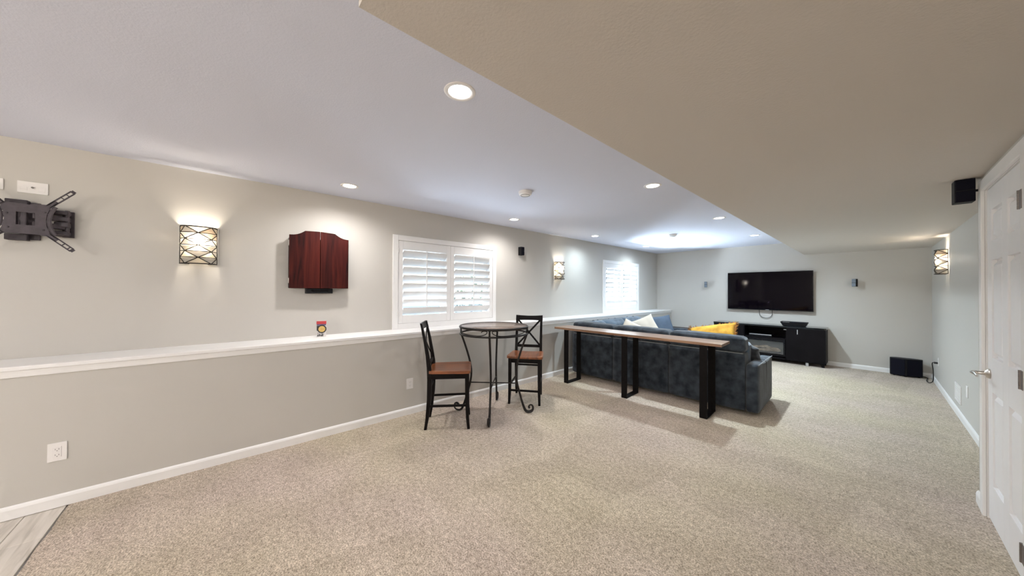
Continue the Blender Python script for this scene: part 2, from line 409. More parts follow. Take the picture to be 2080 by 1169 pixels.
# ------------------------------------------------------------------ windows with shutters
def window(name, y0, y1):
    z0, z1 = LZ, 2.072
    w = empty(name, (WX, (y0+y1)/2, z0), kind='structure')
    h = z1-z0; hw = (y1-y0)/2
    b = MB()
    b.box((0, -hw, 0), (.02, -hw+CAS, h), .003); b.box((0, hw-CAS, 0), (.02, hw, h), .003)
    b.box((0, -hw+CAS, h-CAS), (.02, hw-CAS, h), .003); b.box((0, -hw+CAS, 0), (.02, hw-CAS, CAS), .003)
    b.build('casing', TRIM, w)
    iw, izlo, izhi = hw-CAS, CAS+.002, h-CAS-.002
    b = MB()   # jamb liner and vinyl sash deep in the opening
    for s in (-1, 1): b.box((-.2, min(s*(iw-.012), s*iw), CAS), (0, max(s*(iw-.012), s*iw), h-CAS))
    b.box((-.2, -iw, CAS), (0, iw, CAS+.012)); b.box((-.2, -iw, h-CAS-.012), (0, iw, h-CAS))
    b.build('jamb', TRIM, w)
    b = MB()
    for a, c in ((-iw+.012, -.02), (-.02, iw-.012)):
        b.box((-.17, a, CAS+.012), (-.13, a+.04, h-CAS-.012)); b.box((-.17, c-.04, CAS+.012), (-.13, c, h-CAS-.012))
        b.box((-.17, a+.04, CAS+.012), (-.13, c-.04, CAS+.052)); b.box((-.17, a+.04, h-CAS-.052), (-.13, c-.04, h-CAS-.012))
    b.build('sash', TRIM, w)
    for a, c in ((-iw+.052, -.06), (.02, iw-.052)):
        MB().box((-.152, a, CAS+.052), (-.148, c, h-CAS-.052)).build('pane', GLASS, w)
    first = None
    for s in (-1, 1):
        a, c = (-iw+.003, -.0015) if s < 0 else (.0015, iw-.003)
        x0, x1 = -.016, .012
        st = .058; rt, rb = .108, .098
        zb, zt = izlo+rb, izhi-rt
        b = MB()
        b.box((x0, a, izlo), (x1, a+st, izhi), .002); b.box((x0, c-st, izlo), (x1, c, izhi), .002)
        b.box((x0, a+st, izlo), (x1, c-st, zb), .002); b.box((x0, a+st, zt), (x1, c-st, izhi), .002)
        p = b.build('shutter_panel', SHUT, w)
        N = 8; pitch = (zt-zb)/N; ch = .112; th = math.radians(50)
        if first is None:
            prof = []
            for k in range(12):
                t = 2*PI*k/12; prof.append((math.cos(t)*ch/2, math.sin(t)*.0055))
            m = MB().prism([(q[0]*math.cos(th)-q[1]*math.sin(th), q[0]*math.sin(th)+q[1]*math.cos(th)) for q in prof], 'y', -(c-a-2*st)/2+.002, (c-a-2*st)/2-.002)
            lo = m.build('louver', SHUT, p, smooth=True); first = lo
        for i in range(N):
            o = first if (i == 0 and s < 0) else first.copy()
            if o is not first: COL.objects.link(o)
            o.parent = p
            o.location = (-.002, (a+c)/2, zb+pitch*(i+.5))
        MB().box((.036, (a+c)/2-.006, zb+pitch*.9), (.046, (a+c)/2+.006, zt+.01-pitch*.1), .002).build('tilt_rod', SHUT, p)
        for zz in (izlo+.12, izhi-.12):
            yy = -iw if s < 0 else iw
            MB().box((.008, yy-.006, zz-.03), (.0235, yy+.006, zz+.03), .002).build('hinge', PLAST, p)
        for k in range(N-1):
            if s > 0: MB().box((.008, a+.012, zb+pitch*(k+.75)-.004), (.016, a+.034, zb+pitch*(k+.75)+.004), .001).build('peg', SHUT, p)
    return w
window('window_1', *W1); window('window_2', *W2)

# daylight from outside
for k, (ya, yb) in enumerate((W1, W2)):
    L = bpy.data.lights.new('daylight', 'AREA'); L.shape = 'RECTANGLE'; L.size = 1.5; L.size_y = .9
    L.energy = WINDOW_W[k]; L.color = (.72, .87, 1)
    o = bpy.data.objects.new('daylight', L); COL.objects.link(o); o.location = (WX-.75, (ya+yb)/2, .85)
    o.rotation_euler = Vector((1, 0, .85)).to_track_quat('-Z', 'Y').to_euler()
MB().box((-14, -6, .5), (WX-.25, 16, .70)).build('trim_3', GRAV, kind='structure', label='pale gravel ground outside the shuttered windows')
def shrub(loc, r, label):
    b = MB(); rnd = random.Random(int(loc[1]*10))
    for k in range(420):
        th, ph = rnd.uniform(0, 2*PI), math.acos(rnd.uniform(-.6, 1)); q = r*rnd.uniform(.55, 1)
        p = Vector((math.cos(th)*math.sin(ph)*q, math.sin(th)*math.sin(ph)*q, r*.62+math.cos(ph)*q))
        a = Vector((rnd.uniform(-1, 1), rnd.uniform(-1, 1), rnd.uniform(-1, 1))).normalized(); c = a.cross(Vector((.3, .5, .8))).normalized()
        s_ = .075
        b.bm.faces.new([b.bm.verts.new(p+v) for v in (-a*s_, c*s_*.45, a*s_, -c*s_*.45)])
    e = empty('shrub', loc, 0, label, 'shrub')
    b.build('foliage', HEDGE, e, kind='stuff')
    MB().tube([(0, 0, 0), (.01, 0, r*.5), (0, .02, r*1.0)], [.03, .02, .01], 6).build('stem', mat('bark', (.10, .07, .05), .9, var=.2), e)
shrub((-7.2, 2.2, .70), .75, 'green leafy shrub outside the nearer shuttered window')
shrub((-7.6, 5.2, .70), .8, 'green leafy shrub outside the farther shuttered window')

# ------------------------------------------------------------------ door on the right
d = empty('door_1', (DX, 0, 0), kind='structure')
b = MB(); cw = .066
for y0_, y1_, z0_, z1_ in ((DY1, DY1+cw, 0, DZ+cw), (DY0-cw, DY0, 0, DZ+cw), (DY0, DY1, DZ, DZ+cw)):
    b.box((-.016, y0_, z0_), (0, y1_, z1_), .003)
b.build('casing', TRIM, d)
MB().box((.0, DY1-.004, 0), (.11, DY1, DZ)).box((0, DY0, 0), (.11, DY0+.004, DZ)).box((0, DY0+.004, DZ-.004), (.11, DY1-.004, DZ)).build('jamb', TRIM, d)
ya, yb, za, zb = DY0+.008, DY1-.007, .012, DZ-.008
yc = (ya+yb)/2; st = .105; mul = .055
b = MB()
b.box((.026, ya, za), (.046, yb, zb))
rows = ((.235, .80), (1.01, 1.60), (1.715, 1.905))
b.box((.006, ya, za), (.026, ya+st, zb), .001, 1); b.box((.006, yb-st, za), (.026, yb, zb), .001, 1); b.box((.006, yc-mul, za), (.026, yc+mul, zb), .001, 1)
prev = za
for p0, p1 in list(rows)+[(zb, zb)]:
    for q0, q1 in ((ya+st, yc-mul), (yc+mul, yb-st)): b.box((.006, q0, prev), (.026, q1, p0), .001, 1)
    prev = p1
slab = b.build('slab', DOORW, d)
for p0, p1 in rows:
    for q0, q1 in ((ya+st, yc-mul), (yc+mul, yb-st)):
        m = MB(); x0, x1, i = .020, .008, .032
        for k, (xx, e) in enumerate(((x0, .006), (x0-.001, .012), (x1, i+.012))): pass
        V = [[m.bm.verts.new((xx, yy, zz)) for yy, zz in ((q0+e, p0+e), (q1-e, p0+e), (q1-e, p1-e), (q0+e, p1-e))] for xx, e in ((.0275, .004), (.0235, .014), (.0085, .036))]
        for A, B in zip(V, V[1:]):
            for k in range(4): m.bm.faces.new([A[k], A[(k+1) % 4], B[(k+1) % 4], B[k]])
        m.bm.faces.new(V[-1])
        m.build('panel', DOORW, slab)
hz = .905; hy = 3.497
lv = MB().lathe([(0, 0), (.030, 0), (.031, .004), (.027, .012), (.014, .018), (.0105, .024), (.0105, .045), (0, .045)], 24, m=Matrix.Translation((.006, hy, hz)) @ Matrix.Rotation(-PI/2, 4, 'Y'))
lv.tube([(-.040, hy, hz), (-.052, hy, hz), (-.058, hy-.012, hz), (-.058, hy-.05, hz+.001), (-.056, hy-.085, hz-.002), (-.054, hy-.105, hz-.006)], [.010, .0105, .0105, .010, .009, .007], 10, rw=[.0105, .0105, .010, .007, .006, .005])
lv.build('lever_handle', NICK, d, smooth=True, label='satin nickel lever handle')
for zz in (.20, .998, 1.835):
    h = MB()
    for k in range(5): h.tube([(-.0175, DY0+.004, zz-.044+k*.0178), (-.0175, DY0+.004, zz-.044+k*.0178+.0168)], .0065, 10)
    h.box((-.0165, DY0+.002, zz-.044), (.006, DY0+.0055, zz+.044)); h.box((-.0185, DY0-.030, zz-.044), (-.0162, DY0-.003, zz+.044))
    h.build('hinge', HNG, d, label='dull nickel door hinge')

# ------------------------------------------------------------------ ceiling lights and detectors
def downlight(x, y, near, label):
    e = empty('recessed_light', (x, y, CZ), 0, label, 'ceiling light', 'recessed ceiling lights')
    MB().lathe([(.056, -.001), (.060, -.005), (.070, -.006), (.078, -.004), (.080, -.0005)], 32).build('trim_ring', PLAST, e, smooth=True)
    MB().lathe([(0, -.0045), (.040, -.004), (.0575, -.002)], 32).build('lens', LENS_N if near else LENS_F, e, smooth=True)
    L = bpy.data.lights.new('lamp', 'SPOT'); L.energy = SPOT_NEAR if near else SPOT_FAR*(.27 if x < -2 else 1); L.color = WARM if near else COOL
    L.spot_size = math.radians(SPOT_DEG); L.spot_blend = SPOT_BL; L.shadow_soft_size = .04
    o = bpy.data.objects.new('lamp', L); COL.objects.link(o); o.parent = e; o.location = (0, 0, -.012)
rowl = ['first', 'second', 'third', 'fourth']
LY = (.872, 3.03, 5.035, 7.035)
txt_l = ['recessed ceiling light above the dartboard cabinet, nearest of the row by the ledge wall',
         'recessed ceiling light above the pub table window, second of the ledge wall row',
         'recessed ceiling light past the small wall speaker, third of the ledge wall row',
         'small recessed ceiling light in the far corner near the back wall and ledge']
txt_r = ['large bright recessed ceiling light beside the soffit edge, nearest the viewer',
         'recessed ceiling light by the soffit edge, second from the viewer along it',
         'recessed ceiling light by the soffit edge, third from the viewer along it',
         'recessed ceiling light by the soffit edge, closest to the back wall']
for k, y in enumerate(LY):
    downlight(-3.377, y, k < 2, txt_l[k]); downlight(-1.391, y, k < 2, txt_r[k])
for x, y in ((-1.391, -1.9), (-3.377, -3.4), (-1.391, -3.4)):          # unseen fill lamps added behind the viewer, continuing the rows
    L = bpy.data.lights.new('lamp', 'SPOT'); L.energy = SPOT_NEAR*.5; L.color = WARM; L.spot_size = math.radians(SPOT_DEG); L.spot_blend = SPOT_BL; L.shadow_soft_size = .04
    o = bpy.data.objects.new('lamp', L); COL.objects.link(o); o.location = (x, y, CZ-.012)
for x, y in ((-.95, -4.08), (-.25, -3.0)):                               # bare point lamps added out of view to brighten ceiling and door
    L = bpy.data.lights.new('lamp', 'POINT'); L.energy = REAR_FILL_W; L.color = (1, .95, .88); L.shadow_soft_size = .06
    o = bpy.data.objects.new('lamp', L); COL.objects.link(o); o.location = (x, y, 1.80)
def detector(x, y, label):
    e = empty('smoke_detector', (x, y, CZ), 0, label, 'smoke detector', 'ceiling smoke detectors')
    MB().lathe([(.070, 0), (.070, -.012), (.066, -.018)], 36).build('base', PLAST, e, smooth=True)
    MB().lathe([(.066, -.018), (.064, -.030), (.054, -.038), (.030, -.040), (0, -.040)], 36).build('cover', PLAST, e, smooth=True)
    m = MB().tube([(.046*math.cos(2*PI*k/32), .046*math.sin(2*PI*k/32), -.040) for k in range(32)], .002, 6, closed=True)
    m.build('vent_ring', SLOT, e, smooth=True)
    MB().lathe([(0, -.043), (.012, -.043), (.013, -.039)], 16, c=(.018, -.012, 0)).build('test_button', PLAST, e)
detector(-2.351, 2.261, 'round white smoke detector on ceiling above the pub table')
detector(-2.345, 5.883, 'round white smoke detector on ceiling above the sofa, far one')

# ------------------------------------------------------------------ wall sconces
def sconce():
    """local: wall at x=0, shade bulges to +x, width along y, z centred"""
    e = empty('wall_sconce', (0, 0, 0))
    WD, HT, DP = .114, .155, .100
    MB().box((0, -.055, -.09), (.012, .055, .09), .004).build('backplate', IRON, e)
    def P(c, row):      # c 0..4 across the bow, row 0..6
        t = -PI/2 + PI*c/4.0
        return Vector((.007+DP*max(0, math.cos(t))**.7, WD*math.sin(t), HT-2*HT*row/6))
    m = MB(); r = .0036
    def seg(a, b_, rad=r, nn=6): m.tube([a, b_], rad, nn)
    for row in range(7):
        lst = [P(c, row) for c in (0, .5, 1, 1.5, 2, 2.5, 3, 3.5, 4)]
        m.tube(lst, .0048 if row in (0, 6) else .0032, 6)
    for row in range(6):
        for c in range(4):
            a = (c, row) if (c+row) % 2 == 1 else (c, row+1)
            b_ = (c+1, row+1) if (c+row) % 2 == 1 else (c+1, row)
            seg(P(*a), P(*b_))
    for c in (0, 4): seg(P(c, 0), P(c, 6), .0035)
    for row in (0, 6):
        for c in (0, 4):
            p = P(c, row); seg(p, Vector((.004, p.y*.5, p.z)), .003)
    m.build('cage', IRON, e, smooth=True, label='dark bronze triangle lattice cage')
    rnd = random.Random(3)
    for row in range(6):
        node_up = [c for c in range(5) if (c+row) % 2 == 1]; node_dn = [c for c in range(5) if (c+row+1) % 2 == 1]
        tris = []
        for c in node_up:
            q = [(c, row), (min(4, c+1), row+1), (max(0, c-1), row+1)]; tris.append(q)
        for c in node_dn:
            q = [(c, row+1), (max(0, c-1), row), (min(4, c+1), row)]; tris.append(q)
        for q in tris:
            pp = [P(*k) for k in q]
            ce = sum(pp, Vector())/3
            nrm = Vector((ce.x-.0, ce.y, 0)).normalized()
            mm = MB()
            A = [mm.bm.verts.new(ce+(p-ce)*.97-nrm*.001) for p in pp]; B = [mm.bm.verts.new(ce+(p-ce)*.97-nrm*.003) for p in pp]
            mm.bm.faces.new(A); mm.bm.faces.new(B[::-1])
            for k in range(3): mm.bm.faces.new([A[k], B[k], B[(k+1) % 3], A[(k+1) % 3]])
            mm.build('pane', rnd.choice([GL_A, GL_A, GL_B, GL_B, GL_C] if row not in (2, 3) else [GL_A, GL_A, GL_B]), e)
    MB().lathe([(0, -.055), (.014, -.052), (.016, -.02), (.013, -.018), (0, -.018)], 16, c=(.058, 0, -.03)).build('socket', IRON, e, smooth=True)
    MB().lathe([(0, -.03), (.012, -.028), (.024, 0), (.028, .022), (.022, .042), (.010, .05), (0, .052)], 16, c=(.058, 0, -.018)).build('bulb', BULB, e, smooth=2)
    MB().bar((.006, 0, -.075), (.058, 0, -.075), .012).build('bracket', IRON, e)
    return e
sc = sconce()
def sconce_lamp(e, k):
    for dz, pw_, r_ in ((.025, SCONCE_W*k, .02),):
        L = bpy.data.lights.new('lamp', 'POINT'); L.energy = pw_; L.color = (1, .90, .76); L.shadow_soft_size = r_
        o = bpy.data.objects.new('lamp', L); COL.objects.link(o); o.parent = e; o.location = (.088, 0, dz)
s2 = copy_tree(sc); s3 = copy_tree(sc)
for o, loc, rz, lab in ((sc, (WX, -.195, 1.768), 0, 'lit lattice wall sconce between the TV mount and the dartboard cabinet'),
                        (s2, (WX, 4.545, 1.768), 0, 'lit lattice wall sconce on the ledge wall between the two windows'),
                        (s3, (RX, 6.98, 1.800), PI, 'lit lattice wall sconce on the right wall past the door')):
    o.location = loc; o.rotation_euler = (0, 0, rz); tag(o, lab, 'wall lamp', 'lattice wall sconces'); sconce_lamp(o, 1)

# ------------------------------------------------------------------ things on the left wall
def plate(name, loc, rz, w, h, label, kind, cat, horiz=False):
    """wall plate, wall at local x=0 facing +x"""
    e = empty(name, loc, rz, label, cat)
    MB().box((0, -w/2, -h/2), (.006, w/2, h/2), .0025).build('cover_plate', PLAST, e)
    if kind == 'duplex':
        for s in (-1, 1):
            MB().prism([(-.016, s*.0195-.011), (-.010, s*.0195-.0145), (.010, s*.0195-.0145), (.016, s*.0195-.011), (.016, s*.0195+.011), (.010, s*.0195+.0145), (-.010, s*.0195+.0145), (-.016, s*.0195+.011)], 'x', .004, .008).build('receptacle', PLAST, e)
            m = MB()
            m.box((.0075, -.0075, s*.0195-.003), (.0084, -.0055, s*.0195+.006)); m.box((.0075, .0055, s*.0195-.003), (.0084, .0075, s*.0195+.006)); m.box((.0075, -.002, s*.0195-.010), (.0084, .002, s*.0195-.006))
            m.build('slot', SLOT, e)
    elif kind == 'decora':
        MB().box((.004, -.0165, -.0335), (.0085, .0165, .0335), .001).build('receptacle', PLAST, e)
        for s in (-1, 1):
            m = MB(); m.box((.008, -.008, s*.018-.004), (.0089, -.006, s*.018+.005)); m.box((.008, .006, s*.018-.004), (.0089, .008, s*.018+.005)); m.box((.008, -.002, s*.018-.011), (.0089, .002, s*.018-.007))
            m.build('slot', SLOT, e)
        MB().box((.008, -.007, -.0035), (.0098, .007, .0035)).build('reset_button', PLAST, e)
    elif kind == 'cable':
        MB().box((.005, -.010, -.010), (.0075, .010, .010), .001).build('port_frame', PLAST, e)
        MB().lathe([(.0, .0), (.0055, 0), (.0055, .009), (0, .009)], 12, m=Matrix.Translation((.0075, 0, 0)) @ Matrix.Rotation(PI/2, 4, 'Y')).build('coax_port', SLOT, e)
        for s in (-1, 1): MB().box((.005, s*.036-.014, -.022), (.0072, s*.036+.014, .004), .001).build('blank_insert', PLAST, e)
    else:
        for s in (-1, 1): MB().lathe([(0, 0), (.003, 0), (.003, .001), (0, .0012)], 8, m=Matrix.Translation((.006, 0, s*h*.32)) @ Matrix.Rotation(PI/2, 4, 'Y')).build('screw', PLAST, e)
    return e
plate('cable_plate', (WX, -1.016, 2.090), 0, .124, .080, 'white wall plate with a dark centre port above the TV mount', 'cable', 'wall plate')
plate('outlet', (WX, -1.185, 2.092), 0, .112, .074, 'white wall plate cut by the left picture edge above the TV mount', 'blank', 'wall plate')
plate('outlet', (KX, -.813, .352), 0, .076, .118, 'large white wall outlet low on the knee wall, nearest the viewer', 'decora', 'outlet')
plate('outlet', (KX, 1.541, .342), 0, .076, .118, 'white wall outlet on the knee wall just left of the nearer chair', 'duplex', 'outlet')
plate('outlet', (RX, 7.86, .375), PI, .076, .118, 'white wall outlet by the far right corner with a black plug', 'duplex', 'outlet')
plate('wall_plate', (RX, 5.73, .375), PI, .076, .118, 'white wall plate right of the floor vent on the right wall', 'blank', 'wall plate')

# TV wall mount
e = empty('tv_mount', (WX, -1.012, 1.858), 0, 'black articulated TV wall mount with four slotted arms and no television', 'tv mount')
m = MB(); m.box((0, -.17, -.09), (.012, .17, -.06), .002); m.box((0, -.17, .06), (.012, .17, .09), .002); m.box((0, -.03, -.128), (.012, .03, .128), .002)
m.box((0, -.10, -.136), (.05, -.012, -.096), .004); m.box((0, -.10, .096), (.05, -.012, .136), .004)
m.box((0, .12, -.095), (.014, .172, .09), .002)
m.build('wall_bracket', MNT, e)
for z0_, z1_ in ((.058, .085), (.012, .044), (-.03, .006), (-.085, -.058)):
    MB().box((.014, .098, z0_), (.075, .160, z1_), .006).build('hinge_knuckle', MNT, e)
m = MB(); m.tube([(.05, .150, -.09), (.05, .150, .09)], .011, 12); m.build('hinge_pin', MNT, e, smooth=True)
for z0_, z1_ in ((.010, .046), (-.046, -.010)):
    MB().bar((.05, .14, (z0_+z1_)/2), (.095, .02, (z0_+z1_)/2), .03, z1_-z0_, bev=.004).build('swing_arm', MNT, e)
    MB().bar((.05, -.14, (z0_+z1_)/2), (.095, -.02, (z0_+z1_)/2), .03, z1_-z0_, bev=.004).build('swing_arm', MNT, e)
MB().box((.075, -.04, -.05), (.105, .0, .05), .006).build('swivel_head', MNT, e)
# face plate with a square hole
m = MB(); x0, x1 = .112, .120
out = [(-.105, -.105), (-.06, -.098), (.045, -.098), (.065, -.104), (.108, -.108), (.092, -.075), (.082, -.04), (.079, 0), (.082, .04), (.092, .075), (.108, .108), (.03, .106), (.012, .097), (-.06, .100), (-.105, .108), (-.092, .075), (-.082, .04), (-.079, 0), (-.082, -.04), (-.092, -.075)]
hl = [(-.036, -.04), (.036, -.04), (.036, .044), (-.036, .044)]
def ringpoly(m, out, hole, x0, x1):
    for xx, flip in ((x0, True), (x1, False)):
        pass
    # strips between outline and hole, split per quadrant by angle matching
    N = 40
    def at(poly, a):
        best = None
        for i in range(len(poly)):
            p, q = Vector(poly[i]), Vector(poly[(i+1) % len(poly)])
            dvec = Vector((math.cos(a), math.sin(a))); e_ = q-p
            den = dvec.x*e_.y-dvec.y*e_.x
            if abs(den) < 1e-9: continue
            t = (p.x*e_.y-p.y*e_.x)/den; s_ = (p.x*dvec.y-p.y*dvec.x)/den
            if t > 0 and -1e-6 <= s_ <= 1+1e-6: best = t if best is None else min(best, t)
        return dvec*best
    angs = sorted({2*PI*k/N for k in range(N)} | {math.atan2(p[1], p[0]) % (2*PI) for p in list(out)+list(hole)})
    R = {}
    for nm, poly in (('o', out), ('h', hole)):
        for xx in (x0, x1): R[nm, xx] = [m.bm.verts.new((xx, *at(poly, a))) for a in angs]
    n_ = len(angs)
    for k in range(n_):
        j = (k+1) % n_
        for A, B in ((R['o', x1], R['h', x1]), (R['h', x0], R['o', x0]), (R['o', x0], R['o', x1]), (R['h', x1], R['h', x0])):
            m.bm.faces.new([A[k], A[j], B[j], B[k]])
ringpoly(m, out, hl, x0, x1)
m.build('face_plate', MNT, e)
for s in (-1, 1):
    m = MB(); m.tube([(.120, s*(.092+.026*abs(t)**2.0), t*.098) for t in [k/6-1 for k in range(13)]], .005, 6, rw=.010, up=(1, 0, 0)); m.build('rib', MNT, e, smooth=True)
    for t in (-1, 1):
        a = Vector((.126, s*.088, t*.092)); bb = Vector((.126, s*.196, (.220 if t > 0 else -.200)))
        dv = (bb-a).normalized(); nv = Vector((0, -dv.z, dv.y)); L = (bb-a).length
        m = MB(); hw_ = .0145
        def q(l_, w_): return a+dv*l_+nv*w_
        m.bar(q(0, hw_-.004), q(L-.01, hw_-.004), .004, .0075, up=nv); m.bar(q(0, -hw_+.004), q(L-.01, -hw_+.004), .004, .0075, up=nv)
        for la, lb in ((0, .055), (.088, .094), (.120, .126), (L-.018, L)): m.bar(q(la, 0), q(lb, 0), .004, .022 if la < .1 or la > .13 else .018, up=nv)
        m.build('slotted_arm', MNT, e)
for yy, zz in ((-.07, .03), (.075, .055), (-.065, -.06), (.07, -.065)):
    MB().lathe([(0, 0), (.006, 0), (.005, .003), (0, .004)], 10, m=Matrix.Translation((.120, yy, zz)) @ Matrix.Rotation(PI/2, 4, 'Y')).build('bolt', MNT, e)

# dartboard cabinet
e = empty('dartboard_cabinet', (WX, .70, 1.412), 0, 'closed dark cherry dartboard cabinet with two arched doors', 'dart cabinet')
MB().box((0, -.262, .003), (.060, .262, .50), .003).build('cabinet_body', MAHOGD, e)
def dtop(y):   # top edge profile of the pair of doors, y from centre
    a = abs(y)
    if a < .135: return .580-.006*(a/.135)
    t = min(1, (a-.135)/.130)
    return .574-.050*(1-(1-t)**2.4)
for s in (-1, 1):
    m = MB(); ys = [.0025+(.2625)*k/16 for k in range(17)]
    top = [(s*y_, dtop(y_)) for y_ in ys]
    poly = [(s*.0025, 0)]+top+[(s*.265, 0)]
    m.prism(poly if s > 0 else poly[::-1], 'x', .066, .086, .0025)
    dd = m.build('door', MAHOG, e)
    for zz in (.075, .445):
        MB().box((.050, s*.262-.006, zz-.026), (.080, s*.262+.006, zz+.026), .001).build('hinge', NICK, dd, label='small brushed metal hinge')
    MB().bar((.07, s*.255, .02), (.07, s*.255, .5), .012, .006).build('door_edge', MAHOGD, dd)
m = MB(); m.box((.0, -.120, -.052), (.070, .120, -.002), .003).build('score_display', BLKM, e, label='black electronic score box under the doors')
m = MB(); m.box((.070, -.075, -.036), (.0712, .075, -.016)).build('display_window', BEZEL, e)

# darts pack on the ledge
e = empty('darts_pack', (-3.700, .705, LZ), math.radians(-12), 'small red topped darts pack with a round yellow dartboard picture on the white ledge', 'darts pack')
MB().box((-.012, -.041, 0), (.002, .041, .160), .001).build('backing_card', PACKW, e)
MB().box((-.013, -.043, .128), (.004, .043, .158), .001).build('header', RED, e, label='red card header')
MB().box((.002, -.040, .114), (.0028, .040, .128)).build('title_band', PURP, e)
def disc(name, r, x, mt, yy=.004, zz=.078, n_=10, par=e):
    MB().lathe([(0, 0), (r, 0), (r, .0012), (0, .0012)], n_, m=Matrix.Translation((x, yy, zz)) @ Matrix.Rotation(PI/2, 4, 'Y')).build(name, mt, par)
MB().box((.002, -.040, .062), (.0026, -.012, .112)).build('printed_panel', INK, e)
disc('dartboard_ring', .042, .0028, INK); disc('dartboard_face', .030, .0042, YEL, n_=24); disc('bullseye', .0035, .0056, RED)
for k, yy in enumerate((-.030, -.017, -.002, .011)):
    MB().tube([(.006, yy, .004), (.006, yy, .022+.006*(k % 2))], .004, 8).tube([(.006, yy, .026), (.006, yy, .045)], .0012, 6).build('dart', INK, e)
MB().box((.002, -.040, .001), (.014, .040, .006), .001).build('tray', PACKW, e)

# ------------------------------------------------------------------ small speakers
def satellite(name, loc, rz, w, h, d_, label, front=GRILL):
    """front faces local +x; wall behind at -x"""
    e = empty(name, loc, rz, label, 'speaker', 'small wall speakers')
    MB().box((-d_, -w/2, -h/2), (-.004, w/2, h/2), .004).build('enclosure', BLKM, e)
    MB().box((-.004, -w/2+.003, .003), (.003, w/2-.003, h/2-.003), .003).build('grille', front, e)
    MB().box((-.004, -w/2+.003, -h/2+.003), (.003, w/2-.003, -.003), .003).build('grille', front, e)
    return e
def bracket(e, to):
    m = MB(); m.tube([(-.06, 0, 0), to], .008, 8); m.build('bracket', BLKM, e)
s_ = satellite('satellite_speaker', (WX+.085, 3.565, 2.042), 0, .07, .135, .075, 'small black speaker on the ledge wall right of the nearer window'); bracket(s_, (-.085, 0, 0))
s_ = satellite('satellite_speaker', (-2.625, BY-.13, 1.567), -PI/2+.25, .056, .135, .065, 'small speaker on the back wall left of the television', GREYP); bracket(s_, (-.13, .02, 0))
s_ = satellite('satellite_speaker', (-.216, BY-.13, 1.573), -PI/2-.35, .060, .14, .065, 'small speaker on the back wall right of the television', GREYP); bracket(s_, (-.118, -.04, 0))
s_ = satellite('satellite_speaker', (.408, 3.60, 2.070), -PI/2+.05, .082, .150, .085, 'black speaker high beside the white door, just under the soffit'); bracket(s_, (-.05, .066, 0))

# ------------------------------------------------------------------ floor vent on right wall
e = empty('air_vent', (RX, 6.25, .255), PI, 'white return air grille low on the right wall', 'air vent')
m = MB(); vw, vh = .36, .20
m.box((0, -vw/2, -vh/2), (.008, -vw/2+.02, vh/2), .002); m.box((0, vw/2-.02, -vh/2), (.008, vw/2, vh/2), .002)
m.box((0, -vw/2+.02, -vh/2), (.008, vw/2-.02, -vh/2+.02), .002); m.box((0, -vw/2+.02, vh/2-.02), (.008, vw/2-.02, vh/2), .002)
m.build('vent_frame', PLAST, e)
MB().box((0, -vw/2+.02, -vh/2+.02), (.001, vw/2-.02, vh/2-.02)).build('duct_back', PLAST, e)
for k in range(9):
    z_ = -vh/2+.03+k*(vh-.06)/8
    MB().bar((.004, -vw/2+.02, z_), (.004, vw/2-.02, z_), .004, .012).build('slat', PLAST, e)

# ------------------------------------------------------------------ pub table
T0 = Vector((-2.905, 2.30, 0))
e = empty('pub_table', T0, 0, 'round pub table with wood top and scrolled dark iron legs between the two chairs', 'table')
RO, ZT, ZR = .385, .988, .910
def circ(r, z, n_=64): return [(r*math.cos(2*PI*k/n_), r*math.sin(2*PI*k/n_), z) for k in range(n_)]
MB().lathe([(0, ZT-.016), (RO-.012, ZT-.016), (RO-.010, ZT+.004), (RO-.016, ZT+.008), (0, ZT+.008)], 64).build('table_top', PUBW, e, smooth=True)
MB().tube(circ(RO, ZT), .013, 10, closed=True).build('top_rim', IRON, e, smooth=True)
MB().tube(circ(RO, ZR), .010, 10, closed=True).build('lower_ring', IRON, e, smooth=True)
prof = [(.383, ZR), (.373, .872), (.341, .785), (.306, .68), (.279, .585), (.262, .49), (.262, .40), (.281, .30), (.312, .188), (.330, .125), (.346, .080), (.366, .034), (.388, .0145), (.414, .0125), (.440, .022), (.455, .045), (.452, .078), (.434, .092), (.414, .084), (.408, .066), (.419, .056)]
def smooth_path(p, k=3):
    out_ = []
    for i in range(len(p)-1):
        p0, p1, p2, p3 = [Vector(p[max(0, min(len(p)-1, j))]) for j in (i-1, i, i+1, i+2)]
        for s_ in range(k):
            t = s_/k
            out_.append(.5*((2*p1)+(-p0+p2)*t+(2*p0-5*p1+4*p2-p3)*t*t+(-p0+3*p1-3*p2+p3)*t**3))
    out_.append(Vector(p[-1])); return out_
for k in range(4):
    a = PI/4+k*PI/2; dx, dy = math.cos(a), math.sin(a)
    pts = [(r_*dx, r_*dy, z_) for r_, z_ in prof]; sp = smooth_path(pts, 3)
    rw = [.0115+.0065*max(0, min(1, (.16-p.z)/.10)) for p in sp]; rr = [.0115 if p.z > .1 else .0075 for p in sp]
    m = MB(); m.tube(sp, rr, 8, rw=rw, up=(0, 0, 1))
    m.tube([(.385*dx, .385*dy, ZR-.005), (.385*dx, .385*dy, ZT)], .0105, 8)
    m.build('leg', IRON, e, smooth=True)
for k in range(2):
    a = PI/4+k*PI/2
    MB().tube([(-.268*math.cos(a), -.268*math.sin(a), .335+.004*k), (0, 0, .335+.012*k), (.268*math.cos(a), .268*math.sin(a), .335+.004*k)], .007, 8).build('stretcher', IRON, e, smooth=True)
